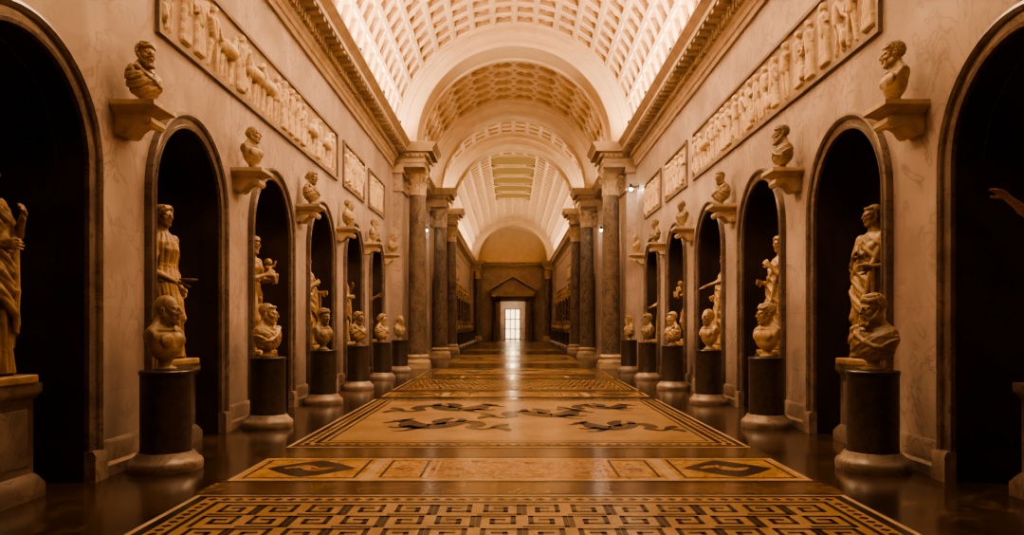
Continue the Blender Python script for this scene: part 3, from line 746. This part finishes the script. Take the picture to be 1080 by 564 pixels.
def statue(name,o):
    H=.0100
    s=SDF((-.62,-.72,-.02),(.62,.48,2.02),H)
    g=o.get('g',1); sex=o.get('sex','f'); nude=o.get('nude',False); zb=.09
    s.box((-.30,-.27,0),(.30,.25,zb-.01),.01)
    hipx=.03*g
    A=lambda x,y,z,r:(x,y,z+zb-.05,r)
    wl=[A(g*.10+hipx*.5,.0,.95,.10),A(g*.105,-.01,.72,.088),A(g*.10,-.015,.52,.062),A(g*.095,.012,.38,.063),A(g*.09,.02,.12,.038)]
    fl=[A(-g*.09+hipx*.5,.0,.93,.098),A(-g*.125,-.07,.72,.085),A(-g*.14,-.12,.53,.062),A(-g*.15,-.05,.38,.06),A(-g*.155,.03,.14,.037)]
    s.chain(wl,.03); s.chain(fl,.03)
    for (p,r) in ((wl[-1],g),(fl[-1],-g)):
        x,y,z=p[0],p[1],zb+.02
        s.chain([(x,y+.03,z+.015,.036),(x+r*.015,y-.06,z+.02,.036),(x+r*.03,y-.14,z,.03),(x+r*.035,y-.17,z-.005,.022)],.02)
    T=zb-.05
    if nude or sex=='m': aw,ah,ac=.150,.165,.195
    else: aw,ah,ac=.125,.175,.165
    s.tube([.84+T,.95+T,1.05+T,1.15+T,1.25+T,1.36+T,1.46+T,1.53+T,1.58+T],[hipx,hipx,hipx*.7,.0,-.01*g,-.012*g,-.01*g,0,0],[.01,.01,.005,0,0,0,.005,.015,.02],
           [ah*.85,ah,ah*.93,aw,aw*1.12,ac,ac*.95,ac*.62,.07],[.10,.118,.105,.09,.10,.118,.105,.08,.06],.03)
    for q in(-1,1):
        if sex=='m': s.ell((q*.075,-.085,1.37+T),(.075,.04,.055),.02)
        else: s.ell((q*.072,-.095,1.35+T),(.052,.052,.052),.025)
        s.ell((q*.185,.01,1.48+T),(.062,.062,.065),.04)
    if nude:
        for z in(1.02,1.10,1.18):
            for q in(-1,1): s.ell((q*.035+hipx*.5,-.082,z+T),(.034,.022,.034),.012)
        s.ell((hipx,-.12,.87+T),(.03,.03,.045),.02)
        for q in(-1,1): s.ell((q*.07+hipx,.09,.92+T),(.08,.07,.09),.03)
    if not nude:
        hem=zb+.01
        def fo(x,y,z,th):
            am=np.interp(z,[0,.5,1.0,1.2],[.052,.042,.022,.010])
            return am*(.62*asin(6*th+1.2*np.sin(z*3+g)+.5)+.38*asin(11*th-1.6*np.sin(z*4)+1.1))-am*.5
        s.tube([hem,.3,.55,.8,1.0,1.1,1.2],[0,-.01*g,0,hipx*.7,hipx,hipx*.7,0],[0,-.01,-.02,-.01,0,0,0],[.235,.212,.20,.195,ah+.022,ah*.92+.01,aw+.012],[.20,.18,.16,.145,.135,.12,.105],.010,fo)
        def fo2(x,y,z,th): return .016*asin(7*th+1.2*np.sin(z*5+1)+g*z*3)+.006*asin(15*th-2*z)
        s.tube([1.0,1.06,1.12,1.2,1.3,1.4,1.48,1.55,1.6],[hipx,hipx*.8,hipx*.3,0,-.01*g,-.01*g,0,0,0],[0]*7+[.012,.02],
               [ah+.03,ah+.03,aw+.04,aw+.014,aw*1.12+.014,ac+.012,ac*.97,ac*.62,.085],[.14,.135,.118,.10,.115,.13,.115,.09,.07],.008,fo2)
        s.chain([(-.13,-.06,1.17+T,.014),(-.06,-.105,1.165+T,.014),(.06,-.105,1.165+T,.014),(.13,-.06,1.17+T,.014)],.01)
    if o.get('toga'):
        def fo3(x,y,z,th): return .030*asin(z*16+g*x*11+1.2*np.sin(x*6+y*3))+.011*asin(z*37+g*x*25+y*8)
        s.tube([.34,.5,.8,1.0,1.2,1.4,1.52,1.6],[0]*8,[-.01]*5+[0,.01,.02],[.25,.245,.235,.225,.205,.215,.19,.10],[.20,.20,.185,.165,.15,.15,.125,.08],.010,fo3,
               cut=lambda X,Y,Z:np.maximum((.40+g*(-X)*.9+.25-Z)*.6,(Z-(1.50+g*X*1.5))*.5*(Y<.03)))
        s.chain([(g*.17,-.02,1.57,.042),(g*.12,-.12,1.42,.040),(0,-.175,1.24,.038),(-g*.13,-.15,1.08,.036),(-g*.22,-.03,1.0,.034)],.02)
        s.chain([(g*.19,.0,1.55,.042),(g*.17,-.15,1.2,.034),(g*.12,-.2,.8,.030),(g*.1,-.21,.45,.024)],.02)
        for k in range(4): s.chain([(g*(.16+.035*k),-.14+.03*k,1.12,.020),(g*(.17+.04*k),-.15+.03*k,.8,.022),(g*(.15+.04*k),-.14+.03*k,.42-.03*k,.026)],.006)
    for q,key in((-1,'ra'),(1,'la')):
        a=o[key]; sh=(q*.19,.01,1.49+T)
        el,wr=a['el'],a['wr']; slv=(not nude)
        s.chain([(sh[0],sh[1],sh[2],.062 if not slv else .068),( (sh[0]+el[0])/2,(sh[1]+el[1])/2,(sh[2]+el[2])/2,.052 if not slv else .064),(el[0],el[1],el[2],.043)],.03)
        d=np.array(wr)-np.array(el); m=np.array(el)+d*.35
        s.chain([(*el,.043),(*m,.044),(*wr,.028)],.02)
        hand(s,wr,a.get('d',d),a.get('u',(0,0,1)),a.get('n',(0,0,-1)),a.get('c',.4),1.12)
        if a.get('sleeve'):
            for k in range(5):
                t=.1+.2*k; p=np.array(el)*(1-t)+np.array(wr)*t
                s.chain([(p[0],p[1],p[2],.03),(p[0]+.01*q,p[1]+.01,p[2]-.3,.026),(p[0]+.02*q,p[1]+.03,p[2]-.55-.06*(k%2),.02)],.008)
    if o.get('dish'):
        c=np.array(o['dish']); s.tube([c[2]-.012,c[2]+.004,c[2]+.02],[c[0]]*3,[c[1]]*3,[.05,.09,.105],[.05,.09,.105],.004)
    if o.get('trunk'):
        x=g*.22
        s.tube([zb-.01,.25,.5,.8,.95],[x]*5,[.08]*5,[.10,.075,.07,.065,.06],[.10,.08,.075,.07,.06],.02,lambda X,Y,z,th:.012*asin(4*th+z*5)+.006*np.sin(z*30+th*2))
        s.cap((x,.08,.75),(x+g*.06,.02,.85),.03,.022,.02)
    if o.get('baby'):
        c=np.array(o['baby']); s.ell(c,(.07,.06,.10),.02); s.ell(c+(0.0,-.01,.15),(.055,.06,.062),.01,bump=(.004,.03))
        s.chain([(*(c+(.04,-.02,-.07)),.042),(*(c+(.09,-.10,-.06)),.034),(*(c+(.08,-.10,-.18)),.024)],.01); s.chain([(*(c+(-.04,-.02,-.07)),.042),(*(c+(-.05,-.12,-.08)),.034),(*(c+(-.03,-.13,-.19)),.024)],.01)
        s.chain([(*(c+(.05,0,.06)),.028),(*(c+(.11,-.05,.10)),.022),(*(c+(.10,-.08,.17)),.018)],.01); s.chain([(*(c+(-.05,0,.06)),.028),(*(c+(-.1,-.06,.04)),.02)],.01)
    if o.get('cloak'):
        for k in range(5): s.chain([(-g*(.10+.03*k),.06+.015*k,1.52,.03),(-g*(.13+.03*k),.11,1.1,.032),(-g*(.14+.035*k),.12,.6-.03*k,.03)],.01)
    s.cap((0,.02,1.50+T),(0,0,1.66+T),.062,.055,.03)
    head(s,(0,-.015,1.765+T),o.get('yaw',0),o.get('pitch',.08),1.03,o.get('hair','short'),o.get('beard',False))
    return s.mesh(name,M_stat)

BUSTS=[bust('marble_bust',0,'bald',False,.25,False),bust('marble_bust',1,'curly',True,-.3,True),bust('marble_bust',2,'short',False,.3,True),bust('marble_bust',3,'female',False,-.2,True),bust('marble_bust',4,'curly',False,-.35,False)]
S={}
S['woman_dish']=statue('draped_woman_statue',dict(sex='f',g=-1,hair='female',yaw=-.15,
   ra=dict(el=(-.25,-.04,1.12),wr=(-.22,-.30,.99),u=(1,0,0),n=(0,0,-1),d=(.05,-1,-.2),c=.3),
   la=dict(el=(.25,.03,1.18),wr=(.24,-.06,.95),u=(0,1,0),n=(-1,0,0),c=.7),dish=(-.21,-.45,1.005)))
S['toga']=statue('toga_statue',dict(sex='m',g=1,hair='short',toga=True,yaw=-.2,
   ra=dict(el=(-.25,-.06,1.17),wr=(-.06,-.20,1.32),u=(0,0,1),n=(1,.4,0),c=.6),
   la=dict(el=(.27,.0,1.18),wr=(.25,-.24,1.16),u=(0,0,1),n=(-1,0,0),c=1.0,sleeve=True)))
S['silenus']=statue('nude_male_statue',dict(sex='m',nude=True,g=1,hair='curly',beard=True,trunk=True,yaw=.1,pitch=.25,
   ra=dict(el=(-.27,-.08,1.20),wr=(-.08,-.25,1.30),u=(0,0,1),n=(1,.3,0),c=.5),
   la=dict(el=(.28,-.06,1.22),wr=(.12,-.26,1.22),u=(0,0,1),n=(-1,.3,0),c=.5),baby=(.03,-.23,1.36)))
S['orator']=statue('orator_statue',dict(sex='m',g=-1,hair='short',yaw=-.2,cloak=True,
   ra=dict(el=(-.33,-.22,1.48),wr=(-.30,-.45,1.62),u=(1,0,0),n=(0,0,-1),c=.25),
   la=dict(el=(.27,.02,1.20),wr=(.20,-.20,1.15),u=(0,0,1),n=(-1,0,0),c=1.1,sleeve=True)))
S['orator_b']=statue('orator_statue',dict(sex='m',g=1,hair='curly',yaw=.3,toga=True,
   la=dict(el=(.33,-.20,1.36),wr=(.30,-.44,1.28),u=(1,0,0),n=(0,0,-1),c=.25),
   ra=dict(el=(-.26,.04,1.20),wr=(-.2,-.16,1.08),u=(0,0,1),n=(1,0,0),c=1.0)))
S['athlete']=statue('nude_male_statue',dict(sex='m',nude=True,g=-1,hair='curly',trunk=True,yaw=-.4,pitch=.1,cloak=True,
   la=dict(el=(.30,-.06,1.22),wr=(.28,-.28,1.34),u=(0,0,1),n=(-1,0,0),c=1.0),
   ra=dict(el=(-.28,.04,1.20),wr=(-.27,-.02,.94),u=(0,1,0),n=(1,0,0),c=.5)))
S['priestess']=statue('draped_woman_statue',dict(sex='f',g=1,hair='female',yaw=.3,toga=True,
   la=dict(el=(.27,-.08,1.24),wr=(.16,-.22,1.42),u=(0,0,1),n=(-1,0,0),c=.8),
   ra=dict(el=(-.25,-.05,1.17),wr=(-.14,-.24,1.18),u=(0,0,1),n=(1,0,0),c=.6)))
NM={'woman_dish':'draped_woman_statue','toga':'toga_statue','silenus':'nude_male_statue','orator':'orator_statue','orator_b':'orator_statue','athlete':'nude_male_statue','priestess':'draped_woman_statue'}

PH=1.03
def plinth_mesh():
    mb=MB()
    def sq(lv,m):
        v=[];f=[]
        for a,b,z in lv: v+=[(-a,-b,z),(a,-b,z),(a,b,z),(-a,b,z)]
        for j in range(len(lv)-1):
            for k in range(4): f.append((j*4+k,j*4+(k+1)%4,(j+1)*4+(k+1)%4,(j+1)*4+k))
        f+=[(0,1,2,3),tuple(len(v)-4+k for k in range(4))]; mb.add(v,f,m)
    sq([(.43,.40,0),(.43,.40,.12),(.40,.37,.17),(.38,.35,.2),(.36,.33,.22),(.36,.33,.88),(.375,.345,.9),(.41,.38,.95),(.41,.38,PH)],0)
    mb.box(-.27,.27,-.338,-.33,.3,.8,0)
    return mb.mesh('statue_plinth',[M_plinth])
plm=plinth_mesh()
def pedestal_mesh():
    mb=MB()
    mb.lathe([(0,0),(.37,0),(.375,.03),(.375,.08),(.36,.11),(.33,.125),(.315,.15),(.30,.165),(.285,.19),(.27,.195)],48,1)
    mb.lathe([(.27,.195),(.262,.21),(.262,1.02),(.272,1.025),(.272,1.055),(.262,1.065),(0,1.065)],48,0)
    return mb.mesh('bust_pedestal',[M_ped,M_base])
pdm=pedestal_mesh()
def console_mesh():
    mb=MB(); v=[];f=[]
    lv=[(.15,.28,-.13),(.18,.33,-.11),(.20,.38,-.09),(.25,.45,-.06),(.26,.47,-.05),(.26,.47,0)]
    for a,d,z in lv: v+=[(-a,0,z),(-a,-d,z),(a,-d,z),(a,0,z)]
    for j in range(len(lv)-1):
        for k in range(4): f.append((j*4+k,j*4+(k+1)%4,(j+1)*4+(k+1)%4,(j+1)*4+k))
    f+=[(0,1,2,3),tuple(len(v)-4+k for k in range(4))]; mb.add(v,f,0)
    pr=[(0,-.13),(-.34,-.13),(-.39,-.16),(-.40,-.21),(-.37,-.25),(-.32,-.25),(-.29,-.22),(-.24,-.22),(-.18,-.26),(-.14,-.32),(-.10,-.345),(-.05,-.34),(0,-.33)]
    mb.exx(pr,-.15,.15,0)
    for sx in(-1,1):
        n=20
        for (cy,cz,r) in((-.335,-.195,.058),(-.075,-.29,.042)):
            for rr,off in((r,.015),(r*.6,.028)):
                vv=[(sx*(.15),cy+rr*math.cos(2*PI*i/n),cz+rr*math.sin(2*PI*i/n)) for i in range(n)]+[(sx*(.15+off),cy+rr*math.cos(2*PI*i/n),cz+rr*math.sin(2*PI*i/n)) for i in range(n)]
                mb.add(vv,[(i,(i+1)%n,n+(i+1)%n,n+i) for i in range(n)]+[tuple(range(n,2*n))],0)
    return mb.mesh('bust_bracket',[M_cap])
com=console_mesh()

ROT={-1:PI/2,1:-PI/2}
allp=[(y,k) for k,y in enumerate(PIERS)]+[(y,k+20) for k,y in enumerate(FAR_PIER)]
PB={-1:{3:0,4:2,5:4,6:3},1:{3:1,4:4,5:0,6:2}}
CB={-1:{3:1,4:0,5:3,6:2},1:{3:4,4:1,5:2,6:0}}
for s in(-1,1):
    for y,k in allp:
        if y>24.9 and y<44: continue
        r=random.Random(k*7+s)
        place('bust_pedestal',pdm,(s*3.82,y,0))
        i=(k+(0 if s<0 else 2))
        bi=PB[s].get(k,[0,4,2,1,3][(i+2)%5])
        place('marble_bust',BUSTS[bi],(s*3.82,y,1.065),ROT[s]+s*.40+r.uniform(-.2,.2),1.2)
        place('bust_bracket',com,(s*(W-.002),y,3.92),ROT[s])
        bj=CB[s].get(k,[3,2,4,0,1][(i+k)%5])
        place('marble_bust',BUSTS[bj],(s*(W-.25),y,3.921),ROT[s]+s*r.uniform(-.1,.5),1.0)
SEQ={-1:['priestess','toga','athlete','priestess','woman_dish','silenus','toga','priestess','athlete'],
      1:['silenus','woman_dish','athlete','orator','toga','priestess','orator_b','silenus','woman_dish']}
for s in(-1,1):
    for k,y in enumerate(NEAR_ARCH):
        key=SEQ[s][k]; x=4.64; zz=1.08; q=1.2; px=4.70
        if k==3: x=4.62 if s<0 else 4.86; zz=1.02; q=1.1; px=4.74 if s<0 else 4.86
        place('statue_plinth',plm,(s*px,y,0),ROT[s])
        place(NM[key],S[key],(s*x,y,PH),ROT[s]+s*random.uniform(0.0,.25),sz=(q,q*.95,zz))
    keys=list(NM)
    for k,y in enumerate(CROSS_ARCH+FAR_ARCH):
        key=keys[(k*3+(s>0)*2)%7]
        place('statue_plinth',plm,(s*4.66,y,0),ROT[s]); place(NM[key],S[key],(s*4.64,y,PH),ROT[s]+s*.1,1.08)

# ------------------------------------------------------------------ relief panels
def relief_mesh(L,H,seed):
    r=random.Random(seed); h=.0125; nx=int(L/h);nz=int(H/h)
    X,Z=np.meshgrid(np.linspace(0,L,nx),np.linspace(0,H,nz),indexing='ij'); D=np.zeros_like(X)
    def cap(a,b,ra,rb,base=0,gain=1.0):
        m=max(ra,rb)+.01; x0,x1=min(a[0],b[0])-m,max(a[0],b[0])+m
        i0,i1=max(0,int(x0/L*nx)),min(nx,int(x1/L*nx)+2)
        if i1<=i0: return
        xs=X[i0:i1];zs=Z[i0:i1]; dx,dz=b[0]-a[0],b[1]-a[1]; l2=dx*dx+dz*dz+1e-9
        t=np.clip(((xs-a[0])*dx+(zs-a[1])*dz)/l2,0,1); d=np.sqrt((xs-a[0]-t*dx)**2+(zs-a[1]-t*dz)**2); R=ra+(rb-ra)*t
        v=np.sqrt(np.maximum(R*R-d*d,0))*gain; v=np.where(v>0,v+base,0); D[i0:i1]=np.maximum(D[i0:i1],v)
    x=.22; ph=H*.90
    while x<L-.2:
        k=r.random(); dr=r.choice((-1,1)); sc_=ph/.9*r.uniform(.93,1.0); Zf=.05*H
        P2=lambda a,b:(x+dr*a*sc_,Zf+b*sc_)
        if k<.12 and x<L-.7:
            x+=.16
            cap(P2(-.17,.48),P2(.14,.48),.12,.11,.02); cap(P2(.14,.52),P2(.25,.74),.085,.055,.02); cap(P2(.25,.74),P2(.36,.68),.055,.035,.03)
            for a,b in((-.2,-.24),(-.13,-.08),(.12,.2),(.18,.1)): cap(P2(a,.42),P2((a+b)/2,.22),.045,.028,.01); cap(P2((a+b)/2,.22),P2(b,.02),.028,.022,.01)
            cap(P2(-.27,.5),P2(-.33,.22),.03,.015); x+=.52
        else:
            hx=r.uniform(-.03,.03)
            if r.random()<.5:
                for q in(-.07,-.035,0,.035,.07): cap(P2(q*.7+hx,.5),P2(q*1.5,.05),.036,.03,.03)
            else:
                st=r.uniform(.05,.13)
                cap(P2(.02+hx,.44),P2(.03+st*.6,.24),.05,.036,.02);cap(P2(.03+st*.6,.24),P2(st,.03),.036,.024,.02)
                cap(P2(-.02+hx,.44),P2(-.02-st*.3,.24),.05,.036,.01);cap(P2(-.02-st*.3,.24),P2(-st,.03),.036,.024,.01)
            cap(P2(hx,.45),P2(0,.66),.075,.085,.02); cap(P2(0,.72),P2(.005,.76),.035,.035,.03); cap(P2(.01,.815),P2(.015,.835),.052,.055,.035)
            for q in(-1,1):
                ex,ez=q*.10+r.uniform(-.02,.1),r.uniform(.48,.66); wx,wz=ex+r.uniform(-.02,.16),ez+r.uniform(-.15,.25)
                cap(P2(q*.07,.68),P2(ex,ez),.036,.03,.03+.02*(q>0)); cap(P2(ex,ez),P2(wx,wz),.03,.02,.04)
            if r.random()<.35: cap(P2(.17,.05),P2(.2,.9),.014,.014,.015)
            if r.random()<.3: cap(P2(.15,.15),P2(.16,.25),.07,.06,.01)
            x+=r.uniform(.36,.52)
    D=D*1.05; D+=np.where(D>0,.008*np.sin(X*120+Z*30),0)*(D>.03)
    D[0]=D[-1]=0;D[:,0]=0;D[:,-1]=0
    V=np.stack([X-L/2,-D,Z],-1).reshape(-1,3)
    i=np.arange(nx-1)[:,None]*nz+np.arange(nz-1)[None,:]; Q=np.stack([i,i+nz,i+nz+1,i+1],-1).reshape(-1,4)
    me=bpy.data.meshes.new('relief_frieze'); me.from_pydata(V.tolist(),[],Q.tolist())
    me.materials.append(M_rel);me.materials.append(M_relbg)
    df=D.reshape(-1)[Q].max(1); me.polygons.foreach_set('material_index',(df<.006).astype(np.int32)); me.polygons.foreach_set('use_smooth',np.ones(len(Q),bool))
    return me
def relief(s,y0,y1,z0,z1,seed,name='relief_frieze'):
    L=y1-y0; e=bpy.data.objects.new(name,None); COL.objects.link(e); e.location=(s*(W-.012),(y0+y1)/2,z0); e.rotation_euler=(0,0,ROT[s])
    o=bpy.data.objects.new('carved_panel',relief_mesh(L,z1-z0,seed)); COL.objects.link(o); o.parent=e
    mb=MB(); H=z1-z0; t=.06
    def bar(x0,x1,za,zb): mb.box(x0,x1,-.045,.010,za,zb)
    bar(-L/2-t,L/2+t,-t,0);bar(-L/2-t,L/2+t,H,H+t);bar(-L/2-t,-L/2,0,H);bar(L/2,L/2+t,0,H)
    f=bpy.data.objects.new('panel_frame',mb.mesh('panel_frame',[M_frame])); COL.objects.link(f); f.parent=e
for s in(-1,1):
    q=0 if s<0 else 50
    relief(s,8.8,17.7,5.08,6.1,3+q); relief(s,18.45,20.9,5.08,6.1,11+q); relief(s,21.7,24.2,5.08,6.1,12+q); relief(s,-1.0,7.8,5.08,6.1,13+q)
    relief(s,44.5,50,5.08,6.1,14+q); relief(s,52,58,5.08,6.1,15+q)

# ------------------------------------------------------------------ lights
def area(loc,sx,sy,e,col,rot):
    l=bpy.data.lights.new('cove_skylight_lamp','AREA'); l.shape='RECTANGLE'; l.size=sx;l.size_y=sy;l.energy=e;l.color=col
    o=bpy.data.objects.new('cove_skylight_lamp',l); COL.objects.link(o); o.location=loc;o.rotation_euler=rot; return o
WARM=(1.0,.69,.40); WARM2=(1.0,.72,.43)
for s in(-1,1):
    for (y0,y1,e) in((5,25.5,880),(28.2,34.4,60),(36.5,40.6,110),(43,72,640)):
        area((s*3.98,(y0+y1)/2,8.08),.12,y1-y0,e,WARM2,(0,PI+s*.35,0))
def spot(loc,tgt,e,ang=70,col=WARM,r=.06):
    l=bpy.data.lights.new('spotlight','SPOT'); l.energy=e;l.color=col;l.spot_size=math.radians(ang);l.spot_blend=.8;l.shadow_soft_size=r
    o=bpy.data.objects.new('spotlight_beam',l); COL.objects.link(o); o.location=loc
    o.rotation_euler=(Vector(tgt)-Vector(loc)).to_track_quat('-Z','Y').to_euler()
mb=MB()
mb.lathe([(0,-.09),(.05,-.09),(.06,-.07),(.065,.10),(.055,.10)],16,0); 
mb.box(-.012,.012,-.012,.012,-.16,-.09,0); mb.box(-.06,.06,-.06,.06,-.175,-.16,0)
mb.lathe([(0,.085),(.055,.085)],16,1)
fixm=mb.mesh('spotlight_fixture',[M_metal,M_sky])
for s in(-1,1):
    for y,e in [(8.6,150),(11.6,290),(14.67,370),(18.0,420),(21.33,440),(24.4,420)]:
        spot((s*3.70,y,8.16),(-s*4.3,y+.3,4.1),e,58)
        place('spotlight_fixture',fixm,(s*3.80,y,8.19))
    for y in [31,38.5,48,58,68]:
        spot((s*3.70,y,8.16),(-s*4.3,y,3.0),330,100)
for a,b_ in SK_NEAR: area((0,YB+(a+b_+1)/2*CN,12.45),1.2,4.4,[12,210,520][SK_NEAR.index((a,b_))],WARM,(0,0,0))  # area lamps added inside the skylight wells, below the glass
mb=MB()
mb.box(-.02,.02,-.28,0,-.02,.02,0); mb.box(-.06,.06,-.02,0,-.08,.08,0)
mb.lathe([(0,.10),(.045,.10),(.055,.06),(.06,-.05),(.05,-.05)],16,0,(0,-.28,0)); mb.lathe([(0,-.045),(.05,-.045)],16,1,(0,-.28,0))
mb.lathe([(.0,-.13),(.035,-.115),(.05,-.09),(.05,-.06),(.03,-.04)],16,1,(0,-.28,0))
lm=mb.mesh('wall_lamp',[M_metal,M_lamp])
place('wall_lamp',lm,(W,25.5,6.32),ROT[1]); place('wall_lamp',lm,(-W,34.0,6.0),ROT[-1]); place('wall_lamp',lm,(W,34.0,6.0),ROT[1])
l=bpy.data.lights.new('room_lamp','POINT'); l.energy=220;l.color=WARM2;l.shadow_soft_size=.2
o=bpy.data.objects.new('room_lamp',l); COL.objects.link(o); o.location=(0,YE+3,4.2)
w=bpy.data.worlds.new('World'); sc.world=w; w.use_nodes=True; w.node_tree.nodes['Background'].inputs[0].default_value=(1,.75,.5,1); w.node_tree.nodes['Background'].inputs[1].default_value=.05

# ------------------------------------------------------------------ camera
cam=bpy.data.cameras.new('camera'); co=bpy.data.objects.new('camera',cam); COL.objects.link(co)
co.location=(-.08,0,1.55); co.rotation_euler=(PI/2,0,0); cam.sensor_width=36; cam.lens=26.0; cam.shift_y=61/1080; cam.clip_end=200
sc.camera=co
sc.view_settings.view_transform='AgX'
try: sc.view_settings.look='AgX - Medium High Contrast'
except Exception as e: print(e)
sc.view_settings.exposure=0.8
